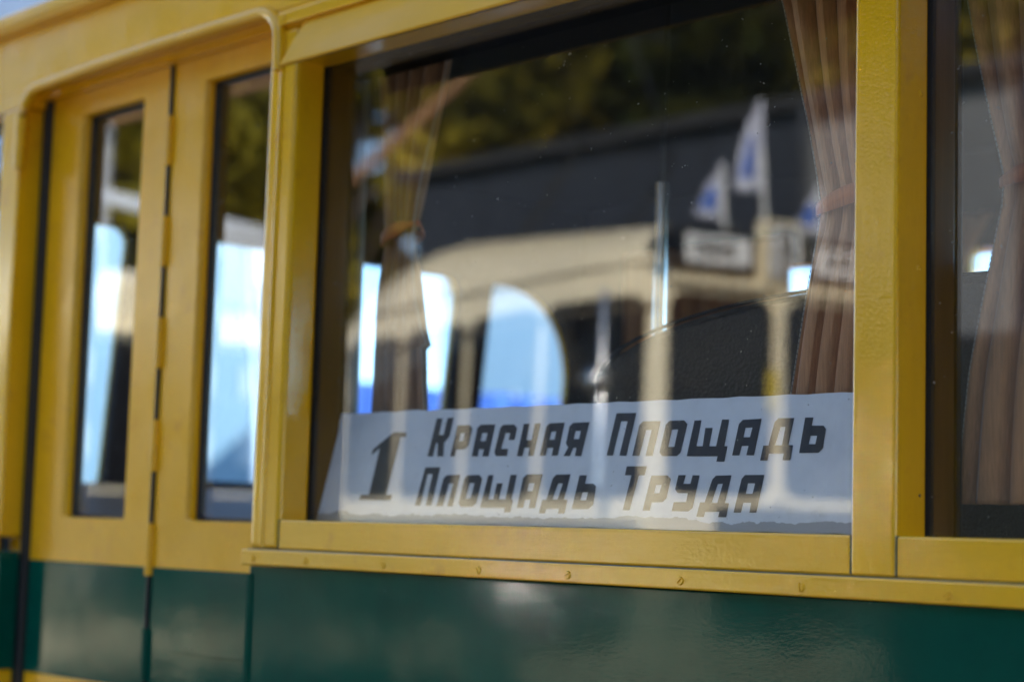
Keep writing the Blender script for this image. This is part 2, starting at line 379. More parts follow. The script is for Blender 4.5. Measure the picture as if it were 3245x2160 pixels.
# folding door: two leaves, each with a tall pane
YD = .060
for x0, x1, p0, p1 in ((-3.584, -3.112, -3.461, -3.213), (-3.102, -2.630, -2.992, -2.744)):
    fr = plate([(x0, 1.458), (x1, 1.458), (x1, 2.472), (x0, 2.472)], [rrect(p0, p1, 1.550, 2.409, .006, 3)], .040, lambda a, b, c: (a, YD+.020-c, b))
    leaf = part('door_leaf', fr, 'yel_d')
    g = plate(rrect(p0+.0005, p1-.0005, 1.5505, 2.4085, .006, 3), [rrect(p0+.007, p1-.007, 1.557, 2.402, .012, 4)], .012, lambda a, b, c: (a, YD+.030-c, b))
    part('rubber_gasket', g, 'rubber', parent=leaf)
    part('pane', box(p0+.003, p1-.003, YD+.028, YD+.032, 1.553, 2.406), 'glass', parent=leaf)
    part('green_band', box(x0, x1, YD-.0005, YD+.0395, 1.2225, 1.4575, .002), 'grn', parent=leaf)
    if x0 > -3.2: part('kick_panel', box(x0+.085, x1-.02, YD-.0030, YD-.0008, 1.30, 1.435, .001), 'grn', parent=leaf)
    part('lower_band', box(x0, x1, YD, YD+.0395, .62, 1.2220, .002), 'yel_d', parent=leaf)
    part('inner_stile', box(x0+.03, p0-.012, YD+.041, YD+.052, 1.0, 2.45), 'rubber', parent=leaf)
z, k = 2.455, 0
while z > .75:
    part('hinge_knuckle', tube(bmesh.new(), [(-3.107, YD-.003, z-.100), (-3.107, YD-.003, z)], .0090 if k % 2 else .0045, 10), ('yel_d' if z > 1.5 else 'grn') if k % 2 else 'rubber', True)
    z -= .1015; k += 1
part('hinge_strip', box(-3.1118, -3.1022, YD+.004, YD+.03, .62, 2.47), 'rubber')
part('door_seal', box(-3.611, -3.5845, YD-.012, YD+.05, .62, 2.47, .006, 3), 'rubber', True)
part('door_step', box(-3.61, -2.63, .0, .5, .40, .44), 'floor')
part('door_jamb', box(-2.694, -2.64, .052, .058, .5, 1.50), 'yel_z')

# shell behind: floor, ceiling, far side, front and rear walls
part('floor', box(XF, XR, .12, 2.30, .80, .85), 'floor')
part('ceiling', box(XF+.05, XR-.05, .16, 2.24, 2.58, 2.60), 'lining')
part('side_lining', box(-2.62, XR, .052, .12, .5, 1.5040), 'lining')
part('rear_wall', plate([(.1, .48), (2.3, .48), (2.3, 2.62), (.1, 2.62)], [rrect(.4, 1.1, 1.6, 2.25, .06), rrect(1.3, 2.0, 1.6, 2.25, .06)], .04, lambda a, b, c: (XR-.03+c, a, b)), 'lining')
part('rear_outer_wall', plate([(.0, .48), (2.4, .48), (2.4, 2.62), (.0, 2.62)], [rrect(.4, 1.1, 1.6, 2.25, .06), rrect(1.3, 2.0, 1.6, 2.25, .06)], .04, lambda a, b, c: (XR+.02+c, a, b)), 'yel_s')
FW = [(-3.90, -2.98), (-2.74, -1.52), (-1.40, -.18), (-.06, 1.16)]
farh = [rrect(a, b, 1.56, 2.34, .02, 3) for a, b in FW]
part('far_side_lining', plate([(XF, .85), (XR, .85), (XR, 2.62), (XF, 2.62)], farh, .03, lambda a, b, c: (a, 2.325+c, b)), 'lining')
part('far_side_panel', plate([(XF, 1.2245), (XR, 1.2245), (XR, 2.62), (XF, 2.62)], farh, .05, lambda a, b, c: (a, 2.370+c, b)), 'yel_s')
part('far_skirt_panel', box(XF, XR, 2.34, 2.39, .48, 1.2235), 'grn')
for a, b in FW: part('far_window_pane', box(a, b, 2.366, 2.370, 1.56, 2.34), 'glass2')
part('far_window_visor', prism([(2.396, 2.436), (2.41, 2.436), (2.465, 2.346), (2.462, 2.342), (2.455, 2.343), (2.396, 2.42)], -2.80, 2.5, 'x'), 'yel_x')
# raked windscreen wall
rake = lambda z: XF + .02 - (2.35 - z)*.12
wf = lambda a, b, c: (rake(b) + c, a, b)
wh = [rrect(.20, .650, 1.62, 2.318, .04), rrect(.80, 1.825, 1.66, 2.318, [.05, .04, .05, .04]), rrect(1.93, 2.345, 1.66, 2.318, [.05, .05, .30, .03], 10)]
part('windscreen_frame', plate([(.04, 1.2), (2.38, 1.2), (2.38, 2.62), (.04, 2.62)], wh, .05, wf), 'lining')
part('windscreen_skin', plate([(.02, 1.2), (2.40, 1.2), (2.40, 2.62), (.02, 2.62)], wh, .02, lambda a, b, c: (rake(b) - .037 + c, a, b)), 'yel_s')
for hx in wh: part('windscreen_pane', plate(hx, [], .004, wf), 'glass2')
part('front_bulkhead', box(XF-.12, XF-.06, .02, 2.38, .50, 1.215), 'yel_s')
part('dashboard', prism([(XF-.10, 1.22), (XF+.42, 1.30), (XF+.36, 1.55), (XF+.02, 1.64), (XF-.07, 1.62)], .14, 2.30, 'y'), 'rubber')
ht = [(XF-.15, .75), (XF-1.25, .75), (XF-1.27, 1.25), (XF-1.18, 1.38), (XF-.15, 1.50)]
part('bonnet', prism(ht, .72, 1.70, 'y'), 'yel_s')
part('radiator_grille', box(XF-1.30, XF-1.271, .82, 1.60, .80, 1.22, .01), 'chrome')
for y in (.45, 1.97):
    bm = bmesh.new(); bmesh.ops.create_uvsphere(bm, u_segments=16, v_segments=10, radius=.11, matrix=Matrix.Translation((XF-1.12, y, 1.02)))
    part('headlight', bm, 'chrome', True)
part('front_fender', box(XF-1.15, XF-.15, .05, .71, .92, .97, .02), 'grn'); part('front_fender', box(XF-1.15, XF-.15, 1.71, 2.35, .92, .97, .02), 'grn')
for wx in (XF-.62, 1.25):
    for wy, s in ((.22, -1), (2.18, 1)):
        prof = [(.20, -.10), (.42, -.12), (.45, -.08), (.45, .08), (.42, .12), (.20, .10)]
        bm = bmesh.new(); rr = []
        for k in range(28):
            a = 2*math.pi*k/28
            rr.append([bm.verts.new((wx + r*math.cos(a), wy + o, .45 + r*math.sin(a))) for r, o in prof])
        for k in range(28):
            for j in range(len(prof)):
                bm.faces.new((rr[k][j], rr[(k+1) % 28][j], rr[(k+1) % 28][(j+1) % len(prof)], rr[k][(j+1) % len(prof)]))
        bmesh.ops.recalc_face_normals(bm, faces=bm.faces[:])
        wl_ = part('wheel', bm, 'tyre', True)
        part('rim', tube(bmesh.new(), [(wx, wy-.07, .45), (wx, wy+.07, .45)], .205, 24), 'rim', True, wl_)
part('axle', tube(bmesh.new(), [(1.25, .2, .45), (1.25, 2.2, .45)], .05, 8), 'rubber'); part('axle', tube(bmesh.new(), [(XF-.62, .2, .45), (XF-.62, 2.2, .45)], .05, 8), 'rubber')
part('chassis_rail', box(XF-1.2, XR-.1, .55, .66, .50, .80), 'rubber'); part('chassis_rail', box(XF-1.2, XR-.1, 1.74, 1.85, .50, .80), 'rubber')
# fittings inside
def seat_back(x0, x1, y0, y1, z0, z1, rl, rr_, tilt=.0):
    bm = prism(rrect(x0, x1, z0, z1, [.02, .02, rr_, rl], 12), y0, y1, 'y')
    bmesh.ops.bevel(bm, geom=[e for e in bm.edges if abs(e.verts[0].co.y - e.verts[1].co.y) < 1e-6], offset=.018, segments=3, affect='EDGES')
    for v in bm.verts: v.co.y += (v.co.z - z0)*tilt
    return bm
bl = [(-2.135, 1.50), (-2.135, 1.80)]
def bench_outline():
    p = [(-2.130, 1.30), (-.75, 1.30), (-.75, 1.92)]
    p += [(-2.130 + .55*(1 - math.sin(R(90*q/24))), 1.80 + .122*math.cos(R(90*q/24))) for q in range(25)]
    return p
bm = prism(bench_outline(), .295, .365, 'y')
bmesh.ops.bevel(bm, geom=[e for e in bm.edges if abs(e.verts[0].co.y - e.verts[1].co.y) < 1e-6], offset=.014, segments=3, affect='EDGES')
st = part('bench_seat', bm, 'leather', True)
part('seat_cushion', box(-2.12, -.75, .366, .80, 1.22, 1.34, .03, 3), 'leather', True, st)
part('seat_base', box(-2.08, -.79, .39, .74, .85, 1.2190), 'lining', parent=st)
pip = [(x, .2925, z) for x, z in bench_outline()[2:]] + [(-2.130, .2925, 1.5)]
part('piping', tube(bmesh.new(), pip, .0032, 6), 'leather', True, st)
part('bench_seat', seat_back(-3.9, -2.9, 2.10, 2.18, 1.28, 2.0, .1, .1), 'leather', True)
part('driver_seat', seat_back(-3.75, -3.67, 1.40, 1.85, .95, 1.62, .03, .03), 'darkred', True)
part('engine_cover', box(-4.0, -3.5, .75, 1.30, .85, 1.42, .05, 3), 'darkred', True)
hp = part('handrail_pole', tube(bmesh.new(), [(-2.272, .60, .85), (-2.272, .60, 2.20)], .0125, 14), 'chrome', True)
part('upper_stem', tube(bmesh.new(), [(-2.272, .60, 2.20), (-2.262, .60, 2.58)], .004, 8), 'rubber', True, hp)
part('handrail_pole', tube(bmesh.new(), [(-2.93, .40, .85), (-2.93, .40, 2.58)], .017, 14), 'postpaint', True)
swr = bmesh.new(); c0 = Vector((-3.86, 1.62, 1.62)); ax = Vector((.75, 0, .66)).normalized(); e1 = Vector((0, 1, 0)); e2 = ax.cross(e1)
tube(swr, [c0 + (e1*math.cos(2*math.pi*k/28) + e2*math.sin(2*math.pi*k/28))*.22 for k in range(29)], .013, 8, False)
sw = part('steering_wheel', swr, 'rubber', True)
part('steering_column', tube(bmesh.new(), [c0, c0 - ax*.5], .022, 8), 'rubber', True, sw)

# ------------------------------------------------------------------ curtains
def lerp(tab, z):
    tab = sorted(tab)
    if z <= tab[0][0]: return tab[0][1]
    for (a, x), (b, y) in zip(tab, tab[1:]):
        if z <= b: return x + (y-x)*(z-a)/(b-a)
    return tab[-1][1]
def curtain(label, left, right, ztie, npl, y0, seed, seam_side, amp=.021, mat='curtain'):
    rnd = random.Random(seed); zt, zb = 2.425, 1.600
    ph = [rnd.uniform(-.5, .5) for _ in range(npl+1)]; am = [rnd.uniform(.6, 1.3) for _ in range(npl+1)]
    cx = (lerp(left, ztie) + lerp(right, ztie))/2
    root = thing('curtain', (cx, y0, 1.6), label, 'curtain', 'brown curtains tied back in the bus windows')
    bm = bmesh.new(); nu, nv = npl*14, 110; grid = []
    for j in range(nv+1):
        z = zt + (zb-zt)*j/nv; row = []
        xl, xr = lerp(left, z), lerp(right, z)
        sq = 1 - .55*math.exp(-((z-ztie)/.055)**2)
        for i in range(nu+1):
            u = i/nu; p = u*npl + .16*math.sin(u*9+seed) ; k = min(int(p), npl); fr = p-k
            a = am[k]*(1-fr) + am[min(k+1, npl)]*fr
            w = math.sin(2*math.pi*p + ph[k]*.0)
            yy = y0 + amp*a*sq*(w + .28*math.sin(4*math.pi*p + 1.1 + z*2)) + .004*math.sin(z*14+u*5+seed)
            xx = xl + (xr-xl)*u + .0045*math.cos(2*math.pi*p)*sq
            row.append(bm.verts.new((xx, yy, z)))
        grid.append(row)
    for j in range(nv):
        for i in range(nu): bm.faces.new((grid[j][i], grid[j][i+1], grid[j+1][i+1], grid[j+1][i]))
    ed = [tuple(r[0 if seam_side < 0 else -1].co) for r in grid]
    cl = add('cloth', bm, M[mat], root, True)
    md = cl.modifiers.new('thickness', 'SOLIDIFY'); md.thickness = .0016
    bm = bmesh.new()
    for q in range(0, len(ed)-1):
        a, b = Vector(ed[q]), Vector(ed[q+1]); tube(bm, [a + Vector((0, -.002, 0)), a.lerp(b, .8) + Vector((0, -.002, 0))], .0009, 5)
    add('stitched_hem', bm, M['seam'], cl, True)
    # ribbon tied round the cloth
    xl, xr = lerp(left, ztie) - .004, lerp(right, ztie) + .01
    bm = bmesh.new(); top, bot = [], []
    for k in range(41):
        a = 2*math.pi*k/40; u = (1 - math.cos(a))/2
        x = xl + (xr-xl)*u; y = y0 - .020*math.sin(a) - (.004 if math.sin(a) > 0 else -.004)
        wd = .0055 + .010*math.sin(math.pi*min(1, u*1.15))**.8
        zc = ztie + .028*u**.8 * (1 if math.sin(a) >= 0 else .4)
        top.append(bm.verts.new((x, y, zc + wd))); bot.append(bm.verts.new((x, y + .001, zc - wd*.8)))
    for k in range(40): bm.faces.new((bot[k], bot[k+1], top[k+1], top[k]))
    tb = add('tie_ribbon', bm, M['tie'], root, True)
    md = tb.modifiers.new('thickness', 'SOLIDIFY'); md.thickness = .0018
    return root
S = -.024
curtain('brown pleated curtain with orange tie ribbon beside the right hand post of the lettered window',
        [(2.43, -1.665+S), (2.323, -1.631+S), (2.19, -1.601+S), (2.02, -1.558+S), (1.985, -1.562+S), (1.876, -1.585+S), (1.748, -1.613+S), (1.60, -1.64+S)],
        [(2.43, -1.43), (2.02, -1.45), (1.6, -1.43)], 2.010, 5, .178, 3, -1)
curtain('thin dark brown curtain tied at mid height behind the left end of the lettered window',
        [(2.43, -2.585+S), (2.064, -2.538+S), (2.0, -2.54+S), (1.757, -2.561+S), (1.6, -2.575+S)],
        [(2.43, -2.350+S), (2.25, -2.398+S), (2.062, -2.449+S), (2.03, -2.447+S), (1.95, -2.436+S), (1.895, -2.420+S), (1.868, -2.404+S), (1.866, -2.419+S), (1.755, -2.400+S), (1.6, -2.385+S)], 2.058, 5, .178, 8, 1, .018, 'curtain_dark')
curtain('brown pleated curtain in the next window at the right edge of the picture',
        [(2.43, -1.345+S), (2.26, -1.308+S), (2.03, -1.262+S), (1.99, -1.264+S), (1.772, -1.307+S), (1.559, -1.337+S)],
        [(2.43, -1.02), (2.02, -1.10), (1.6, -1.02)], 2.016, 5, .178, 5, -1)
def dark_curtain(label, prof, x_or_y, along, n=5):
    """plain curtain at a window on the far side or the windscreen: prof is [(z, a0, a1)]"""
    z0 = prof[-1][0]
    root = thing('curtain', (x_or_y, prof[0][1], z0) if along == 'y' else (prof[0][1], x_or_y, z0), label, 'curtain', 'curtains on the far side of the bus')
    bm = bmesh.new(); rows = []
    for j in range(25):
        z = prof[0][0] + (prof[-1][0]-prof[0][0])*j/24
        a0 = lerp([(p[0], p[1]) for p in prof], z); a1 = lerp([(p[0], p[2]) for p in prof], z); row = []
        for i in range(n*8+1):
            u = i/(n*8); a = a0 + (a1-a0)*u; d = .018*math.sin(2*math.pi*u*n)
            row.append(bm.verts.new((x_or_y + d, a, z) if along == 'y' else (a, x_or_y + d, z)))
        rows.append(row)
    for r0, r1 in zip(rows, rows[1:]):
        for i in range(len(r0)-1): bm.faces.new((r0[i], r0[i+1], r1[i+1], r1[i]))
    cl = add('cloth', bm, M['curtain'], root, True); md = cl.modifiers.new('thickness', 'SOLIDIFY'); md.thickness = .0016
    return root
dark_curtain('dark curtain drawn across the far side window behind the black seat back', [(2.42, -3.95, -3.30), (1.45, -3.95, -3.25)], 2.285, 'x', 9)
dark_curtain('dark curtain tied back at the far side window seen through the right edge pane', [(2.42, -2.95, -2.62), (2.30, -2.95, -2.70), (2.22, -2.93, -2.76), (1.9, -2.92, -2.78), (1.45, -2.95, -2.74)], 2.285, 'x', 4)

# ------------------------------------------------------------------ the route board in the window
BO = Vector((-2.62288, .080, 1.5610)); BT = Vector((0, .0494, .1891)).normalized(); BN = Vector((0, -BT.z, BT.y))
board = thing('route_board', (-2.0, .085, 1.557), 'white route board with black number 1 and two lines of lettering leaning in the window', 'sign')
def bpt(s, t, c): return tuple(BO + Vector((s, 0, 0)) + BT*t + BN*c)
edge = [(0.0, -.003)] + [(x/40*1.205, -.004 + .0008*math.sin(x*1.7)) for x in range(1, 40)] + [(1.205, -.004)]
edge += [(1.205, .192)] + [(1.205 - x/40*1.19, .1935 + .0009*math.sin(x*2.3) + (.0012 if x in (33, 34) else 0)) for x in range(1, 40)] + [(.012, .1945), (.003, .1905)]
add('panel', plate(edge, [], .004, lambda a, b, c: bpt(a, b, c-.002)), M['board'], board)
LETTERS = [  # outlines on the board face, millimetres from its lower left corner
    ('numeral_one', [[(176.2,155.6),(210.6,154.3),(211.1,146.7),(197.3,146.5),(195.2,43.9),(211.8,43.6),(210.4,34.0),(126.0,34.0),(126.6,43.1),(149.0,43.7),(148.4,128.1),(130.1,114.7),(129.9,125.0)]]),
    ('letter_ka', [[(281.7,178.1),(296.3,177.7),(297.0,148.3),(308.8,148.1),(309.5,177.8),(324.4,178.1),(324.5,145.7),(314.6,134.2),(320.5,110.6),(306.0,110.7),(299.4,134.1),(294.1,134.1),(294.3,110.9),(280.6,111.0)]]),
    ('letter_er', [[(339.0,164.4),(369.0,164.3),(377.8,158.3),(377.5,129.1),(370.7,122.5),(349.9,122.2),(349.3,110.3),(338.7,110.4)],[(351.7,150.4),(361.7,150.2),(361.7,136.4),(351.7,136.6)]]),
    ('letter_a', [[(390.0,159.0),(397.2,164.1),(431.4,163.9),(432.1,109.5),(417.6,109.6),(418.0,121.9),(405.7,122.1),(405.8,109.7),(392.0,109.9)],[(404.7,149.8),(417.6,149.5),(417.4,135.7),(404.7,135.9)]]),
    ('letter_es', [[(445.7,157.8),(451.3,162.8),(476.9,162.6),(485.2,156.9),(484.9,136.6),(472.2,136.7),(472.0,148.5),(460.5,148.7),(458.3,121.8),(474.9,121.6),(475.4,109.9),(450.7,109.7),(444.5,115.9)]]),
    ('letter_en', [[(499.3,163.1),(512.4,163.2),(513.2,135.6),(525.7,135.4),(524.8,163.1),(538.0,163.2),(536.9,109.2),(525.3,109.4),(524.5,123.0),(512.3,123.1),(512.1,109.1),(499.8,109.2)]]),
    ('letter_a', [[(552.6,157.5),(558.6,162.7),(591.4,163.1),(591.7,109.3),(578.4,109.0),(578.6,122.2),(565.2,122.0),(564.8,109.5),(552.1,109.3)],[(566.0,148.6),(577.5,149.0),(577.4,135.5),(565.3,135.3)]]),
    ('letter_ya', [[(604.7,157.0),(611.3,162.3),(646.1,162.5),(643.3,108.0),(630.0,108.1),(629.9,121.5),(622.1,121.6),(618.7,108.2),(605.4,108.4),(611.7,122.1),(604.7,128.8)],[(619.7,149.0),(631.8,148.8),(631.3,135.4),(619.2,135.6)]]),
    ('letter_pe', [[(700.4,175.4),(741.2,174.8),(738.3,107.4),(724.4,107.9),(727.1,161.9),(713.0,162.2),(710.3,108.1),(698.0,108.2)]]),
    ('letter_el', [[(752.9,155.0),(758.9,161.1),(794.0,160.6),(791.5,106.9),(778.1,107.0),(779.9,147.3),(768.4,147.5),(764.9,107.1),(751.2,107.3)]]),
    ('letter_o', [[(806.2,154.7),(812.3,160.5),(840.6,160.6),(848.0,154.7),(845.5,111.4),(839.7,106.0),(811.4,106.3),(804.4,111.9)],[(820.1,146.8),(832.4,146.9),(831.6,120.0),(819.3,120.2)]]),
    ('letter_shcha', [[(861.0,159.7),(874.0,159.8),(873.6,120.4),(885.9,120.2),(884.6,147.9),(897.9,147.6),(898.0,120.0),(911.4,119.9),(913.1,159.9),(926.2,159.6),(926.4,119.6),(932.3,119.6),(931.8,96.6),(917.3,96.9),(917.9,105.0),(859.1,105.6)]]),
    ('letter_a', [[(946.1,152.4),(951.9,158.5),(985.4,159.3),(983.5,105.6),(970.2,105.8),(971.0,119.7),(958.5,119.6),(957.2,105.9),(944.4,105.7)],[(959.1,146.6),(972.1,146.7),(970.8,132.3),(958.5,132.5)]]),
    ('letter_de', [[(1010.2,153.6),(1015.9,159.3),(1043.2,158.9),(1041.3,119.8),(1049.5,119.3),(1049.2,97.9),(1036.3,98.0),(1036.3,107.9),(1009.7,108.0),(1009.4,97.8),(996.7,97.9),(997.6,119.5),(1006.8,119.4)],[(1022.1,146.7),(1030.8,146.5),(1030.6,119.6),(1017.6,119.8)]]),
    ('letter_soft_sign', [[(1062.3,159.0),(1076.1,158.8),(1075.4,147.1),(1095.7,146.6),(1100.8,141.7),(1101.2,114.5),(1095.3,108.1),(1062.5,108.0)],[(1076.7,132.7),(1088.2,132.5),(1087.6,120.3),(1076.1,120.5)]]),
    ('letter_pe', [[(281.6,91.9),(319.8,91.7),(318.8,25.6),(305.1,25.5),(304.2,80.1),(290.9,80.1),(291.3,25.3),(278.0,25.2)]]),
    ('letter_el', [[(334.2,72.3),(340.5,77.9),(373.9,78.5),(372.3,24.7),(359.0,24.6),(362.3,64.0),(350.3,64.0),(347.8,24.9),(332.8,24.7)]]),
    ('letter_o', [[(386.6,72.3),(392.7,77.8),(420.3,78.3),(428.9,72.2),(428.1,31.8),(420.2,24.6),(392.6,24.3),(385.6,30.4)],[(401.5,64.5),(414.0,64.5),(412.0,38.3),(399.8,38.2)]]),
    ('letter_shcha', [[(442.2,77.7),(454.2,77.7),(455.0,37.4),(466.9,37.5),(467.0,64.2),(480.0,64.2),(479.0,37.6),(495.3,37.7),(494.5,78.2),(508.5,78.1),(508.5,37.4),(512.7,37.1),(512.1,16.8),(498.2,16.6),(498.7,24.1),(440.1,23.8)]]),
    ('letter_a', [[(525.2,73.1),(531.8,78.7),(567.1,79.0),(565.8,24.3),(552.9,24.1),(552.3,37.8),(540.1,37.7),(539.5,24.4),(525.8,24.2)],[(541.0,64.6),(553.8,64.7),(553.1,51.5),(540.6,51.4)]]),
    ('letter_de', [[(591.9,72.1),(598.1,78.3),(628.8,78.8),(625.5,38.4),(633.9,38.0),(633.1,16.4),(619.6,16.2),(620.0,23.9),(591.5,23.6),(590.5,16.2),(577.7,16.1),(578.8,37.6),(587.9,37.7)],[(605.6,64.3),(616.7,64.3),(612.4,38.3),(600.5,38.2)]]),
    ('letter_soft_sign', [[(649.1,77.2),(664.4,77.1),(664.2,63.8),(682.4,63.9),(688.8,59.6),(690.4,30.6),(681.7,24.4),(647.3,24.0)],[(662.7,50.4),(674.7,50.4),(674.1,37.8),(661.5,37.7)]]),
    ('letter_te', [[(744.2,90.8),(784.6,90.7),(783.2,76.9),(772.1,76.9),(767.1,23.3),(753.9,23.3),(757.4,76.9),(743.9,77.0)]]),
    ('letter_er', [[(797.6,76.3),(829.1,76.6),(836.7,71.2),(835.3,42.3),(829.5,36.7),(808.0,36.1),(807.6,23.4),(793.7,23.2)],[(810.0,62.4),(821.7,62.7),(820.2,49.7),(809.4,49.6)]]),
    ('letter_u', [[(850.5,76.9),(864.0,76.9),(862.5,63.7),(876.2,63.8),(877.7,76.7),(890.6,76.5),(888.8,28.1),(882.1,23.2),(850.8,23.2),(851.6,36.3),(875.1,36.7),(874.9,49.9),(855.5,50.2),(849.2,55.4)]]),
    ('letter_de', [[(916.2,70.6),(921.8,76.0),(949.6,76.5),(947.1,35.9),(954.5,35.6),(954.1,15.4),(940.0,15.3),(940.4,23.3),(913.8,22.9),(912.7,15.3),(899.5,15.5),(901.4,36.4),(909.9,36.5)],[(927.6,63.8),(937.1,64.2),(933.6,35.8),(922.2,35.7)]]),
    ('letter_a', [[(969.6,71.1),(974.5,76.8),(1008.6,76.8),(1006.4,22.9),(994.5,22.7),(994.6,36.9),(980.3,36.8),(979.1,22.5),(966.3,22.3)],[(982.1,64.8),(995.3,64.8),(993.9,49.5),(981.8,49.4)]]),
]
for n_, polys in LETTERS:
    P = [[(x/1000, y/1000) for x, y in q] for q in polys]
    add(n_, plate(P[0], P[1:], .0005, lambda a, b, c: bpt(a, b, c + .0007)), M['ink'], board)

# ------------------------------------------------------------------ cream vehicles parked across the street (seen mirrored in the panes)
M['cream'] = paint('cream_enamel', (.80, .69, .47), .25, (.4, 1, 1), .08, .05, .06)
M['cream_shade'] = paint('buff_enamel_trim', (.16, .13, .085), .3, (.4, 1, 1), .08, .05, .06)
M['cream_dark'] = paint('dark_band_enamel', (.035, .032, .028), .35, (.4, 1, 1), .1, .05, .1)
M['busglass'] = plain('dark_vehicle_glass', (.008, .008, .010), .06, 0, .2, 5, 0, (1, 1, 1), .002, .18)
M['plate_white'] = plain('white_destination_blind', (.75, .75, .74), .4, 0, .06, 20, 0)
M['plate_black'] = plain('black_blind_frame', (.015, .015, .016), .4, 0, .2, 20, 0)
M['white'] = plain('white_gloss_paint', (.80, .80, .80), .3, 0, .04, 20, 0)
M['flag'] = cloth('white_flag_cloth', (.55, .56, .66))
M['flagblue'] = cloth('blue_flag_emblem', (.06, .13, .42))
M['bright'] = plain('bright_chrome', (.88, .88, .88), .13, 1.0, .02, 20, 0)
M['satin'] = plain('satin_steel', (.85, .85, .85), .22, 1.0, .05, 20, 0)
M['amber'] = plain('amber_lamp_lens', (.55, .40, .03), .2, 0, .1, 30, 0)
def cream_bus(name, loc, rz, label, L, top, wmax, pane_z, group, bulge=0.0):
    root = thing(name, loc, label, 'bus', group, rz)
    P = lambda n, bm, m, sm=False, par=None: add(n, bm, M[m], par or root, sm, world=False)
    def hw(x):
        t = min(1, max(0, -x/1.1)); return wmax*(.80 + .20*math.sin(t*math.pi/2)**.7)
    def hh(x):
        t = min(1, max(0, -x/.9)); u = min(1, max(0, (x+L)/1.3)); return top - .13*(1-t)**2 + bulge*min(-x, L-1.5) - (.30 + bulge*(L-1.5))*(1-u)**2
    zs = 2.80*top/3.5
    def sec(x):
        w, h_ = hw(x), hh(x); q = min(1, max(0, (x+L)/.3)); w *= .86 + .14*math.sin(q*math.pi/2)
        pts = [(w*.97, .50), (w, 1.1), (w*.995, 1.75), (w*.97, zs)]
        for a in (15, 30, 45, 60, 75, 90): pts.append((w*.97*math.cos(R(a))**.75, zs + (h_-zs)*math.sin(R(a))**.9))
        return pts
    xs = [0.0, -.04, -.10, -.20, -.35, -.55, -.8, -1.1, -2, -L*.5, -L+1.5, -L+1.1, -L+.8, -L+.55, -L+.3, -L+.15, -L]
    bm = bmesh.new(); rings = []
    for x in xs:
        s = sec(x); full = s + [(-y, z) for y, z in s[-2::-1]]
        xo = x
        rings.append([bm.verts.new((xo, y, z)) for y, z in full])
    for r0, r1 in zip(rings, rings[1:]):
        for i in range(len(r0)): bm.faces.new((r0[i], r0[(i+1) % len(r0)], r1[(i+1) % len(r0)], r1[i]))
    bm.faces.new(rings[0]); bm.faces.new(rings[-1][::-1])
    bmesh.ops.recalc_face_normals(bm, faces=bm.faces[:])
    P('body', bm, 'cream', True)
    z0, z1 = pane_z
    def side_pane(t0, t1, s, r=.10, m='busglass', a0=z0, a1=z1, off=.012, nm='side_window'):
        bm = plate(rrect(-t1, -t0, a0, a1, r, 6), [], .01, lambda a, b, c: (a, s*(hw(a)*(1.0 if b < 1.75 else 1.0 - .026*min(1, (b-1.75)/(zs-1.75))) + off + c), b),
                   [('a', -t0 - (t1-t0)*q/6) for q in range(1, 6)] + [('b', a0 + (a1-a0)*q/4) for q in (1, 2, 3)])
        return P(nm, bm, m)
    t = .11; i = 0
    while t < L-1.0:
        w_ = 1.00
        for s in (1, -1): side_pane(t, t+w_, s, .12)
        t += w_ + .13; i += 1
    # windscreen in two panes, roof boards
    hf = hw(0)
    for a, b in ((.055, hf-.045), (-hf+.045, -.055)):
        P('windscreen', plate(rrect(a, b, z0+.03, z1+.02, .12, 6), [], .012, lambda p, q, c: (.014 + c, p, q)), 'busglass')
    for s in (1, -1):
        for zq, rq in ((zs+.10, .026), (zs+.40, .012)):
            pts = []
            for q in range(0, 40):
                x = -.06 - q*(L-.5)/39; h_ = hh(x); sn = min(.97, (zq-zs)/(h_-zs)); a = math.asin(sn**(1/.9))
                pts.append((x, s*hw(x)*.97*math.cos(a)**.75 + s*.004, zq))
            P('roof_moulding', tube(bmesh.new(), pts, rq, 8), 'cream_shade', True)
    P('windscreen_pillar', box(.002, .05, -.03, .03, z0, z1+.05, .01), 'cream')
    P('drip_rail', box(-.02, .06, -hf+.02, hf-.02, z1+.07, z1+.12, .02), 'cream')
    P('lower_band', box(-.02, .03, -hf+.05, hf-(.42 if bulge else .05), .82, 1.74, .02), 'cream_dark')
    for s in (1, -1):
        P('side_band', plate([(-L+.5, .82), (-.10, .82), (-.10, 1.56), (-L+.5, 1.56)], [], .012, lambda a, b, c: (a, s*(hw(a)+.004+c), b), [('a', -q/6) for q in range(1, 12)]), 'cream_dark')
        P('waist_trim', plate([(-L+.5, 1.58), (-.10, 1.58), (-.10, 1.62), (-L+.5, 1.62)], [], .014, lambda a, b, c: (a, s*(hw(a)+.006+c), b), [('a', -q/6) for q in range(1, 12)]), 'chrome')
        hl = bmesh.new(); bmesh.ops.create_uvsphere(hl, u_segments=16, v_segments=10, radius=.12, matrix=Matrix.Translation((.0, s*hf*.68, 1.10)))
        P('headlight', hl, 'chrome', True)
    for wx in (-1.7, -L+1.9):
        for s in (1, -1):
            wl_ = P('wheel', tube(bmesh.new(), [(wx, s*(wmax-.22), .45), (wx, s*(wmax-.0), .45)], .45, 24), 'tyre', True)
            P('rim', tube(bmesh.new(), [(wx, s*(wmax-.1), .45), (wx, s*(wmax+.02), .45)], .24, 20), 'rim', True, wl_)
    return root, P, hw, hf
tramloc = (-7.47, -7.33, 0)
tram, TP, thw, thf = cream_bus('cream_bus', tramloc, R(15.1), 'cream rounded vintage bus with a number 8 board and small flags above its windscreen', 5.2, 3.60, 1.12, (1.78, 3.06), 'cream vehicles parked across the street', .085)
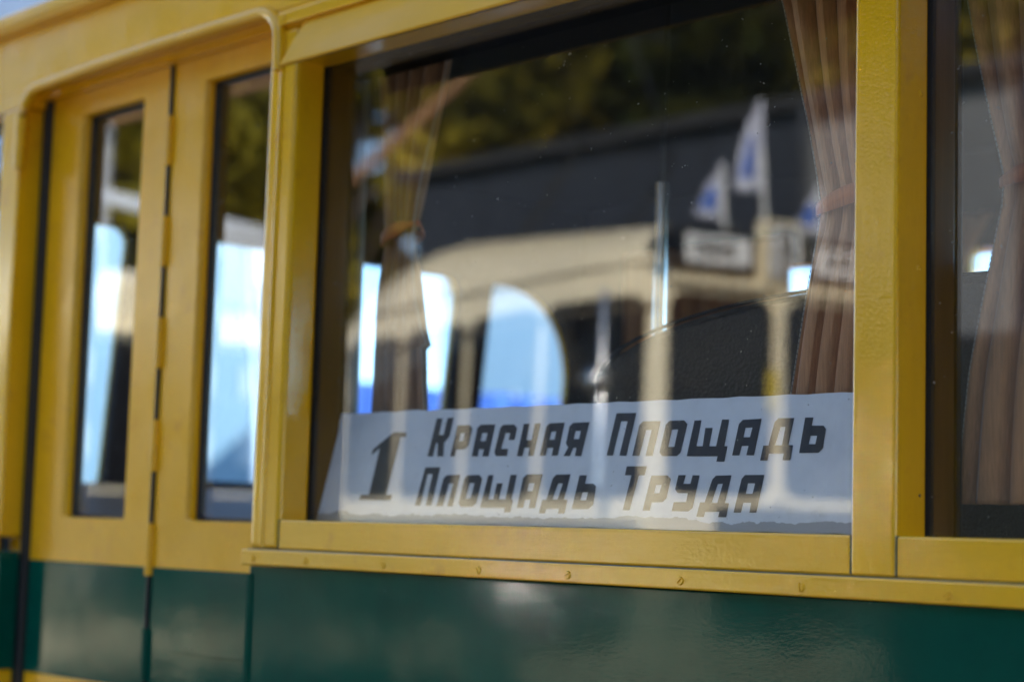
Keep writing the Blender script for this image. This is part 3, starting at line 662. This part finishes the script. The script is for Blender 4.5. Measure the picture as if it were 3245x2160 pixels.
def roof_board(y0, y1, z0, z1, txt):
    f = TP('destination_board', box(-.03, .055, y0, y1, z0, z1, .012), 'plate_black')
    TP('blind', box(.0555, .060, y0+.055, y1-.055, z0+.05, z1-.05), 'plate_white', False, f)
    x = y0 + .09 + txt
    while x < y1 - .14:
        w_ = random.uniform(.018, .034)
        TP('blind_lettering', box(.0605, .063, x, x+w_, z0+.09, z1-.08), 'plate_black', False, f); x += w_ + .016
roof_board(.21, .82, 3.22, 3.50, .09); roof_board(-.82, -.21, 3.22, 3.50, .05)
nb = TP('number_board', box(-.05, .07, -.165, .165, 3.18, 3.60, .03, 3), 'cream')
TP('number_frame', box(.0705, .076, -.135, .135, 3.21, 3.57, .01), 'plate_black', False, nb)
TP('number_plate', box(.0765, .080, -.115, .115, 3.23, 3.55), 'plate_white', False, nb)
ring = lambda r, cz, sx: [(r*sx*math.cos(2*math.pi*k/24), cz + r*math.sin(2*math.pi*k/24)) for k in range(24)]
n8 = plate(ring(.072, 3.460, .9), [ring(.034, 3.460, .9)], .003, lambda a, b, c: (.083 + c, a, b))
TP('digit_eight', n8, 'plate_black', False, nb)
TP('digit_eight', plate(ring(.082, 3.325, .9), [ring(.040, 3.325, .9)], .003, lambda a, b, c: (.0833 + c, a, b)), 'plate_black', False, nb)
TP('roof_lamp', tube(bmesh.new(), [(-.10, .90, 3.36), (.10, .92, 3.36)], [.05, .10], 20), 'plate_black', True)
TP('roof_lamp_glass', tube(bmesh.new(), [(.101, .92, 3.36), (.115, .92, 3.36)], [.09, .07], 20), 'busglass', True)
arm = []
for q in range(15):
    z = 1.84 + q*.09; e = z - 2.50; k_ = .248*e + .17*e*e
    arm.append((-.265 - .83*k_, 1.165 - .56*k_, z))
TP('mirror_arm', tube(bmesh.new(), arm, .026, 20), 'satin', True)
bb = bmesh.new(); bmesh.ops.create_uvsphere(bb, u_segments=20, v_segments=12, radius=.10, matrix=Matrix.Translation((-.27, 1.20, 2.50)))
TP('side_mirror', bb, 'chrome', True)
def leaning(c, dx, dy, z0, z1): return [(c[0] + dx*(z-c[2]), c[1] + dy*(z-c[2]), z) for z in (z0, (z0+z1)/2, z1)]
TP('glint_bar_sill', tube(bmesh.new(), leaning((-.92, 1.20, 1.34), -.249, -.162, 1.00, 1.54), .075, 32), 'bright', True)  # added chrome bar, tilted to throw a sun glint onto the sill
TP('glint_bar_post', tube(bmesh.new(), leaning((.14, -.74, 1.95), -.213, -.169, 1.60, 2.30), .060, 32), 'bright', True)  # added chrome bar, angled to put a sun glint on the right post
TP('indicator_lamp', box(.02, .05, .02, .10, 2.35, 2.62, .01), 'amber')
# current collector frame on the roof
bm = bmesh.new()
for y in (-.45, .45):
    tube(bm, [(-3.2, y, 3.50), (-1.9, y*.9, 4.4), (-2.5, y*.8, 5.50)], .018, 8)
tube(bm, [(-2.5, -.75, 5.50), (-2.5, .75, 5.50)], .022, 8); tube(bm, [(-1.9, -.42, 4.4), (-1.9, .42, 4.4)], .015, 8)
TP('current_collector', bm, 'plate_black', True)

tb, BP, bhw, bhf = cream_bus('cream_trolleybus', (-11.5, -5.35, 0), R(2), 'second cream bus with long grey trolley poles behind the first', 7.5, 3.45, 1.06, (1.75, 2.80), 'cream vehicles parked across the street')
for y in (-.75, -.30):
    BP('trolley_pole', tube(bmesh.new(), [(-.15, y, 3.78), (-4.6, y-.75, 4.80)], [.055, .045], 10), 'roof', True)
BP('pole_base', box(-.7, .05, -.95, -.15, 3.15, 3.79, .05), 'roof')

# little flags on the first cream bus
def flag(loc, h, label, seed, lean=.05):
    rnd = random.Random(seed)
    root = thing('flag', loc, label, 'flag', 'small flags above the windscreen of the cream bus', R(15.1))
    add('pole', tube(bmesh.new(), [(0, 0, 0), (0, lean, h)], .012, 8), M['white'], root, True, world=False)
    bm = bmesh.new(); bl_ = bmesh.new(); rows = []; n, m = 10, 12
    for j in range(m+1):
        v = j/m; row = []
        wd = .05 + .20*v**.8
        for i in range(n+1):
            u = i/n; x = .022*math.sin(u*9 + v*3 + seed); y = lean*(1-v*.75) + u*wd
            row.append((x, y, h - v*h*.78 - u*.10*(1-v)))
        rows.append(row)
    V = [[bm.verts.new(p) for p in r] for r in rows]
    for j in range(m):
        for i in range(n): bm.faces.new((V[j][i], V[j][i+1], V[j+1][i+1], V[j+1][i]))
    c = add('cloth', bm, M['flag'], root, True, world=False); c.modifiers.new('thickness', 'SOLIDIFY').thickness = .002
    for i in range(3, 8):
        for j in range(4, 10):
            bl_.faces.new([bl_.verts.new((p[0]+.006, p[1], p[2])) for p in (rows[j][i], rows[j][i+1], rows[j+1][i+1], rows[j+1][i])])
    add('emblem', bl_, M['flagblue'], c, True, world=False)
    return root
rot = Matrix.Rotation(R(15.1), 3, 'Z')
def tw(x, y, z): return tuple(Vector(tramloc) + rot @ Vector((x, y, z)))
flag(tw(-.02, .10, 3.60), .80, 'tallest white flag with blue emblem rising above the number board', 1)
flag(tw(-.02, .42, 3.47), .48, 'white flag with blue emblem above the left destination board', 2, .02)
flag(tw(-.02, -.36, 3.47), .42, 'white flag above the right destination board nearest the curtain', 3, .02)

# ropes
M['rope'] = plain('tan_twisted_rope', (.24, .12, .055), .85, 0, .3, 30, .3)
def rope(label, a, b, sag, rad=.038):
    a, b = Vector(a), Vector(b); n = 150; root = bmesh.new(); d = (b-a).normalized(); s = d.cross(Vector((0, 0, 1))).normalized(); u = s.cross(d)
    for st_ in range(3):
        pts = []
        for k in range(n+1):
            t = k/n; p = a.lerp(b, t) + Vector((0, 0, -sag*4*t*(1-t))); an = t*(b-a).length/.30*2*math.pi + st_*2*math.pi/3
            pts.append(p + (s*math.cos(an) + u*math.sin(an))*rad*.55)
        tube(root, pts, rad*.55, 7)
    o = add('rope', root, M['rope'], None, True)
    return tag(o, label, 'rope', 'ropes strung above the street')
rope('thick tan rope running down steeply across the lettered window reflection', (-9.91, -7.38, 5.48), (-11.25, -6.22, 3.80), .02)
rope('thick tan rope running almost level across the door window reflections', (-9.95, -7.45, 5.49), (-19.25, -9.02, 6.25), .0, .045)

# lamp post
lp = thing('lamp_post', (-19.3, -9.15, 0), 'grey street lamp post standing between the cream vehicles and the trees', 'lamp post')
M['postgrey'] = plain('grey_galvanised_steel', (.40, .41, .43), .5, .0, .1, 10, .05)
add('column', tube(bmesh.new(), [(0, 0, 0), (0, 0, 3), (0, 0, 8.2)], [.16, .14, .10], 16), M['postgrey'], lp, True, world=False)
add('bracket_arm', tube(bmesh.new(), [(0, 0, 8.1), (.6, .6, 8.5), (1.3, 1.3, 8.6)], .05, 10), M['postgrey'], lp, True, world=False)
add('lantern', box(1.15, 1.75, 1.2, 1.5, 8.53, 8.66, .04), M['postgrey'], lp, world=False)
add('base_collar', tube(bmesh.new(), [(0, 0, 0), (0, 0, .5)], .20, 16), M['postgrey'], lp, True, world=False)

# grey hall behind the cream vehicles
M['greywall'] = plain('dark_grey_cladding', (.022, .026, .036), .6, 0, .12, 3, .1)
M['greystone'] = plain('light_grey_render', (.17, .175, .18), .8, 0, .12, 4, .2)
M['roofdark'] = plain('dark_roof_felt', (.02, .02, .022), .8, 0, .2, 8, .2)
M['gate'] = plain('dark_green_gate_paint', (.018, .022, .020), .6, 0, .2, 6, .1)
hall = thing('grey_hall', (-5, -14, 0), 'long low dark grey clad hall behind the cream bus', 'building')
add('wall', box(-16.35, 8, -17, -11.75, 0, 5.6), M['greystone'], hall)
x = -16.35
while x < -10.75:
    add('cladding_panel', box(x+.012, x+1.108, -11.747, -11.70, 1.552, 5.6, .008), M['greywall'], hall); x += 1.12
add('roof_edge', box(-16.7, 8.2, -17.2, -11.55, 5.602, 5.74, .02), M['roofdark'], hall)
add('plinth', box(-16.36, -10.745, -11.735, -11.66, 0, 1.55), M['roofdark'], hall)
add('dark_gate', box(-10.74, 8.01, -11.735, -11.66, 0, 3.35), M['roofdark'], hall)
add('downpipe', tube(bmesh.new(), [(-10.6, -11.60, .2), (-10.6, -11.60, 5.6)], .06, 10), M['greywall'], hall, True)
x = -8.4
while x < 7.5:
    add('cladding_panel', box(x+.012, x+1.108, -11.747, -11.70, 3.36, 5.6, .008), M['greywall'], hall); x += 1.12
x = -10.6
while x < 7.5:
    g_ = add('gate_leaf', box(x+.02, x+1.78, -11.659, -11.63, .05, 3.25, .01), M['gate'], hall)
    add('gate_rib', box(x+.85, x+.95, -11.629, -11.60, .05, 3.25), M['gate'], g_); x += 1.8

# autumn trees
def leaf_mat(name, cols):
    m, N, L, b = nodes(name); at = N.new('ShaderNodeAttribute'); at.attribute_name = 'tint'
    L.new(ramp(N, L, at.outputs['Fac'], tuple((i/(len(cols)-1), c) for i, c in enumerate(cols))), b.inputs['Base Color'])
    b.inputs['Roughness'].default_value = .7; b.inputs['Specular IOR Level'].default_value = .15
    return m
M['leaf_a'] = leaf_mat('autumn_leaves_olive', ((.020, .030, .005), (.05, .06, .008), (.16, .14, .012), (.42, .30, .02)))
M['leaf_b'] = leaf_mat('autumn_leaves_gold', ((.06, .06, .010), (.20, .17, .014), (.38, .30, .02), (.58, .42, .03)))
M['bark'] = plain('tree_bark', (.07, .05, .035), .9, 0, .35, 14, .6, (1, 1, .2), .02)
def tree(x, y, h, r, label, mat, seed, nl=11000, base=.22):
    rnd = random.Random(seed)
    root = thing('autumn_tree', (x, y, 0), label, 'tree', 'autumn trees around the street')
    bm = bmesh.new(); tube(bm, [(0, 0, 0), (.05, .04, h*.3), (.12, -.05, h*.6), (.1, 0, h*.9)], [.24, .19, .12, .04], 10)
    cl = []
    for k in range(34):
        a = rnd.uniform(0, 2*math.pi); zz = rnd.uniform(base, .97); rr = r*math.sin(math.pi*min(1, (zz-base*.6)/(1.05-base*.6)))**.7*rnd.uniform(.35, 1)
        c = Vector((rr*math.cos(a), rr*math.sin(a), h*zz)); cl.append((c, rnd.uniform(.55, 1.15)*r*.36, rnd.random()))
        if k < 12: tube(bm, [(.08, 0, h*max(.2, zz-.22)), tuple(c*.6 + Vector((0, 0, h*zz*.38))), tuple(c)], [.07, .045, .015], 6)
    add('trunk', bm, M['bark'], root, True, world=False)
    vs, fs, tint = [], [], []
    for i in range(nl):
        c, cr, ct = rnd.choice(cl)
        d = Vector((rnd.gauss(0, 1), rnd.gauss(0, 1), rnd.gauss(0, .8))).normalized()*cr*rnd.random()**.4
        p = c + d; s = rnd.uniform(.17, .33)
        a = Vector((rnd.gauss(0, 1), rnd.gauss(0, 1), rnd.gauss(0, 1))).normalized(); b_ = a.orthogonal().normalized()
        n0 = len(vs); vs += [p - a*s, p + b_*s*.55, p + a*s, p - b_*s*.55]; fs.append((n0, n0+1, n0+2, n0+3))
        tint += [min(1, max(0, ct*.65 + rnd.random()*.4))]*4
    me = bpy.data.meshes.new('crown'); me.from_pydata([tuple(v) for v in vs], [], fs)
    at = me.attributes.new('tint', 'FLOAT', 'POINT'); at.data.foreach_set('value', tint)
    me.materials.append(M[mat]); o = bpy.data.objects.new('crown', me); COL.objects.link(o); o.parent = root
TR = [(-27.5, -13.5, 12, 3.8, 'golden autumn tree at the left end of the row behind the grey hall', 'leaf_b'),
      (-22.6, -15.0, 13, 4.0, 'tall golden tree just past the end of the grey hall', 'leaf_b'),
      (-19.2, -20.5, 14, 4.2, 'olive and gold tree behind the left corner of the grey hall', 'leaf_a'),
      (-15.4, -20.0, 14, 4.2, 'dark olive tree behind the clad part of the grey hall', 'leaf_a'),
      (-11.0, -20.3, 14.5, 4.3, 'dark green tree behind the joint of cladding and render', 'leaf_a'),
      (-6.6, -20.0, 14, 4.2, 'dark olive tree behind the rendered part of the hall', 'leaf_a'),
      (-2.0, -20.4, 14, 4.2, 'olive tree at the right end of the row behind the hall', 'leaf_a'),
      (-24.0, -24.0, 16, 4.6, 'largest olive tree in the second row', 'leaf_a'),
      (-15.5, -26.5, 16.5, 4.8, 'tall dark tree in the middle of the second row', 'leaf_a'),
      (-7.5, -26.0, 16, 4.8, 'tall dark tree at the right of the second row', 'leaf_a'),
      (-26.5, -20.5, 14, 4.6, 'gold tree between the tall golden tree and the largest olive tree', 'leaf_b'),
      (-20.0, -26.0, 16, 4.8, 'olive tree at the back behind the left corner of the hall', 'leaf_a'),
      (-11.5, -25.5, 16, 4.6, 'dark olive tree at the back between the two tall dark trees', 'leaf_a'),
      (6.5, -5.5, 11, 3.6, 'green tree standing behind the photographer on the right', 'leaf_a'),  # added out of view to block sky light from the jambs
      (9.0, -2.0, 12, 3.8, 'large green tree furthest right beside the rear of the yellow bus', 'leaf_a'),  # second added light blocker, also out of view
      (-33.0, -18.5, 13, 4.2, 'distant golden tree far down the street', 'leaf_b')]
for i, t in enumerate(TR): tree(*t, seed=20+i)

# beyond the windscreen: blue hoarding, distant blocks, white banner
M['bluefence'] = plain('blue_corrugated_sheet', (.012, .075, .36), .5, 0, .12, 6, .1)
fence = thing('blue_fence', (-14, 16, 0), 'bright blue sheet metal fence seen through the windscreen', 'fence')
y = 8.9
while y < 22:
    bm = bmesh.new(); pts = []
    for k in range(25): pts.append((-14 + .02*math.sin(k*math.pi/2), y + 2.4*k/24))
    V = [[bm.verts.new((px, py, z)) for px, py in pts] for z in (.06, 2.95)]
    for i in range(24): bm.faces.new((V[0][i], V[0][i+1], V[1][i+1], V[1][i]))
    f_ = add('fence_panel', bm, M['bluefence'], fence); f_.modifiers.new('thickness', 'SOLIDIFY').thickness = .012
    add('fence_post', box(-14.12, -14.04, y-.03, y+.03, 0, 3.0), M['postgrey'], fence)
    y += 2.42
def block(name, x0, x1, y0, y1, h, mat, label, fl, win):
    root = thing(name, ((x0+x1)/2, (y0+y1)/2, 0), label, 'building')
    add('wall', box(x0, x1, y0, y1, 0, h), mat, root)
    add('roof', box(x0-.3, x1+.3, y0-.3, y1+.3, h+.002, h+.4), M['roofdark'], root)
    nz = int(h/fl)
    for k in range(nz):
        yy = y0 + 1.2
        while yy < y1 - 2:
            add('window', box(x1+.002, x1+.06, yy, yy+1.5, 1.0 + k*fl, 2.5 + k*fl), win, root); yy += 3.2
    return root
block('white_building', -70, -60, 59.0, 75, 13.5, M['white'], 'white distant block beyond the blue fence seen through the windscreen', 3.1, M['busglass'])
M['bluetower'] = plain('pale_blue_glass_facade', (.20, .36, .52), .3, 0, .06, .05, 0)
block('glass_tower', -512, -500, 467, 476, 150, M['bluetower'], 'slim pale blue tower beside the white distant block', 30, M['bluetower'])
M['paleblue'] = plain('sky_dimming_blue_grey', (.17, .24, .30), .6, 0, .08, .2, 0)  # tone chosen to stand in for a less bright sky
block('sky_dimming_block', -86, -72, 34, 51, 26, M['paleblue'], 'added blue grey block dimming the sky seen through the door windows and windscreen', 3.2, M['postgrey'])  # added to cover the overbright sky behind the door panes
bn = thing('feather_banner', (-9.92, 5.15, 0), 'narrow white feather banner standing ahead of the bus door', 'banner')
add('pole', tube(bmesh.new(), [(-9.92, 5.15, 0), (-9.90, 5.10, 2.0), (-9.88, 4.88, 4.2)], [.03, .02, .012], 10), M['white'], bn, True)
bm = bmesh.new(); V = []
for k in range(13):
    t = k/12; z = 1.6 + 2.6*t; w_ = .20*(1 - .75*t)
    c = Vector((-9.90 + .02*t, 5.13 - .25*t*t, z)); V.append([bm.verts.new(c + Vector((.03*math.sin(k*.9 + i), w_*(i/4-.35), 0))) for i in range(5)])
for r0, r1 in zip(V, V[1:]):
    for i in range(4): bm.faces.new((r0[i], r0[i+1], r1[i+1], r1[i]))
c_ = add('banner_cloth', bm, M['flag'], bn, True); c_.modifiers.new('thickness', 'SOLIDIFY').thickness = .003
add('base_weight', tube(bmesh.new(), [(-9.92, 5.15, 0), (-9.92, 5.15, .12)], [.28, .24], 20), M['plate_black'], bn, True)
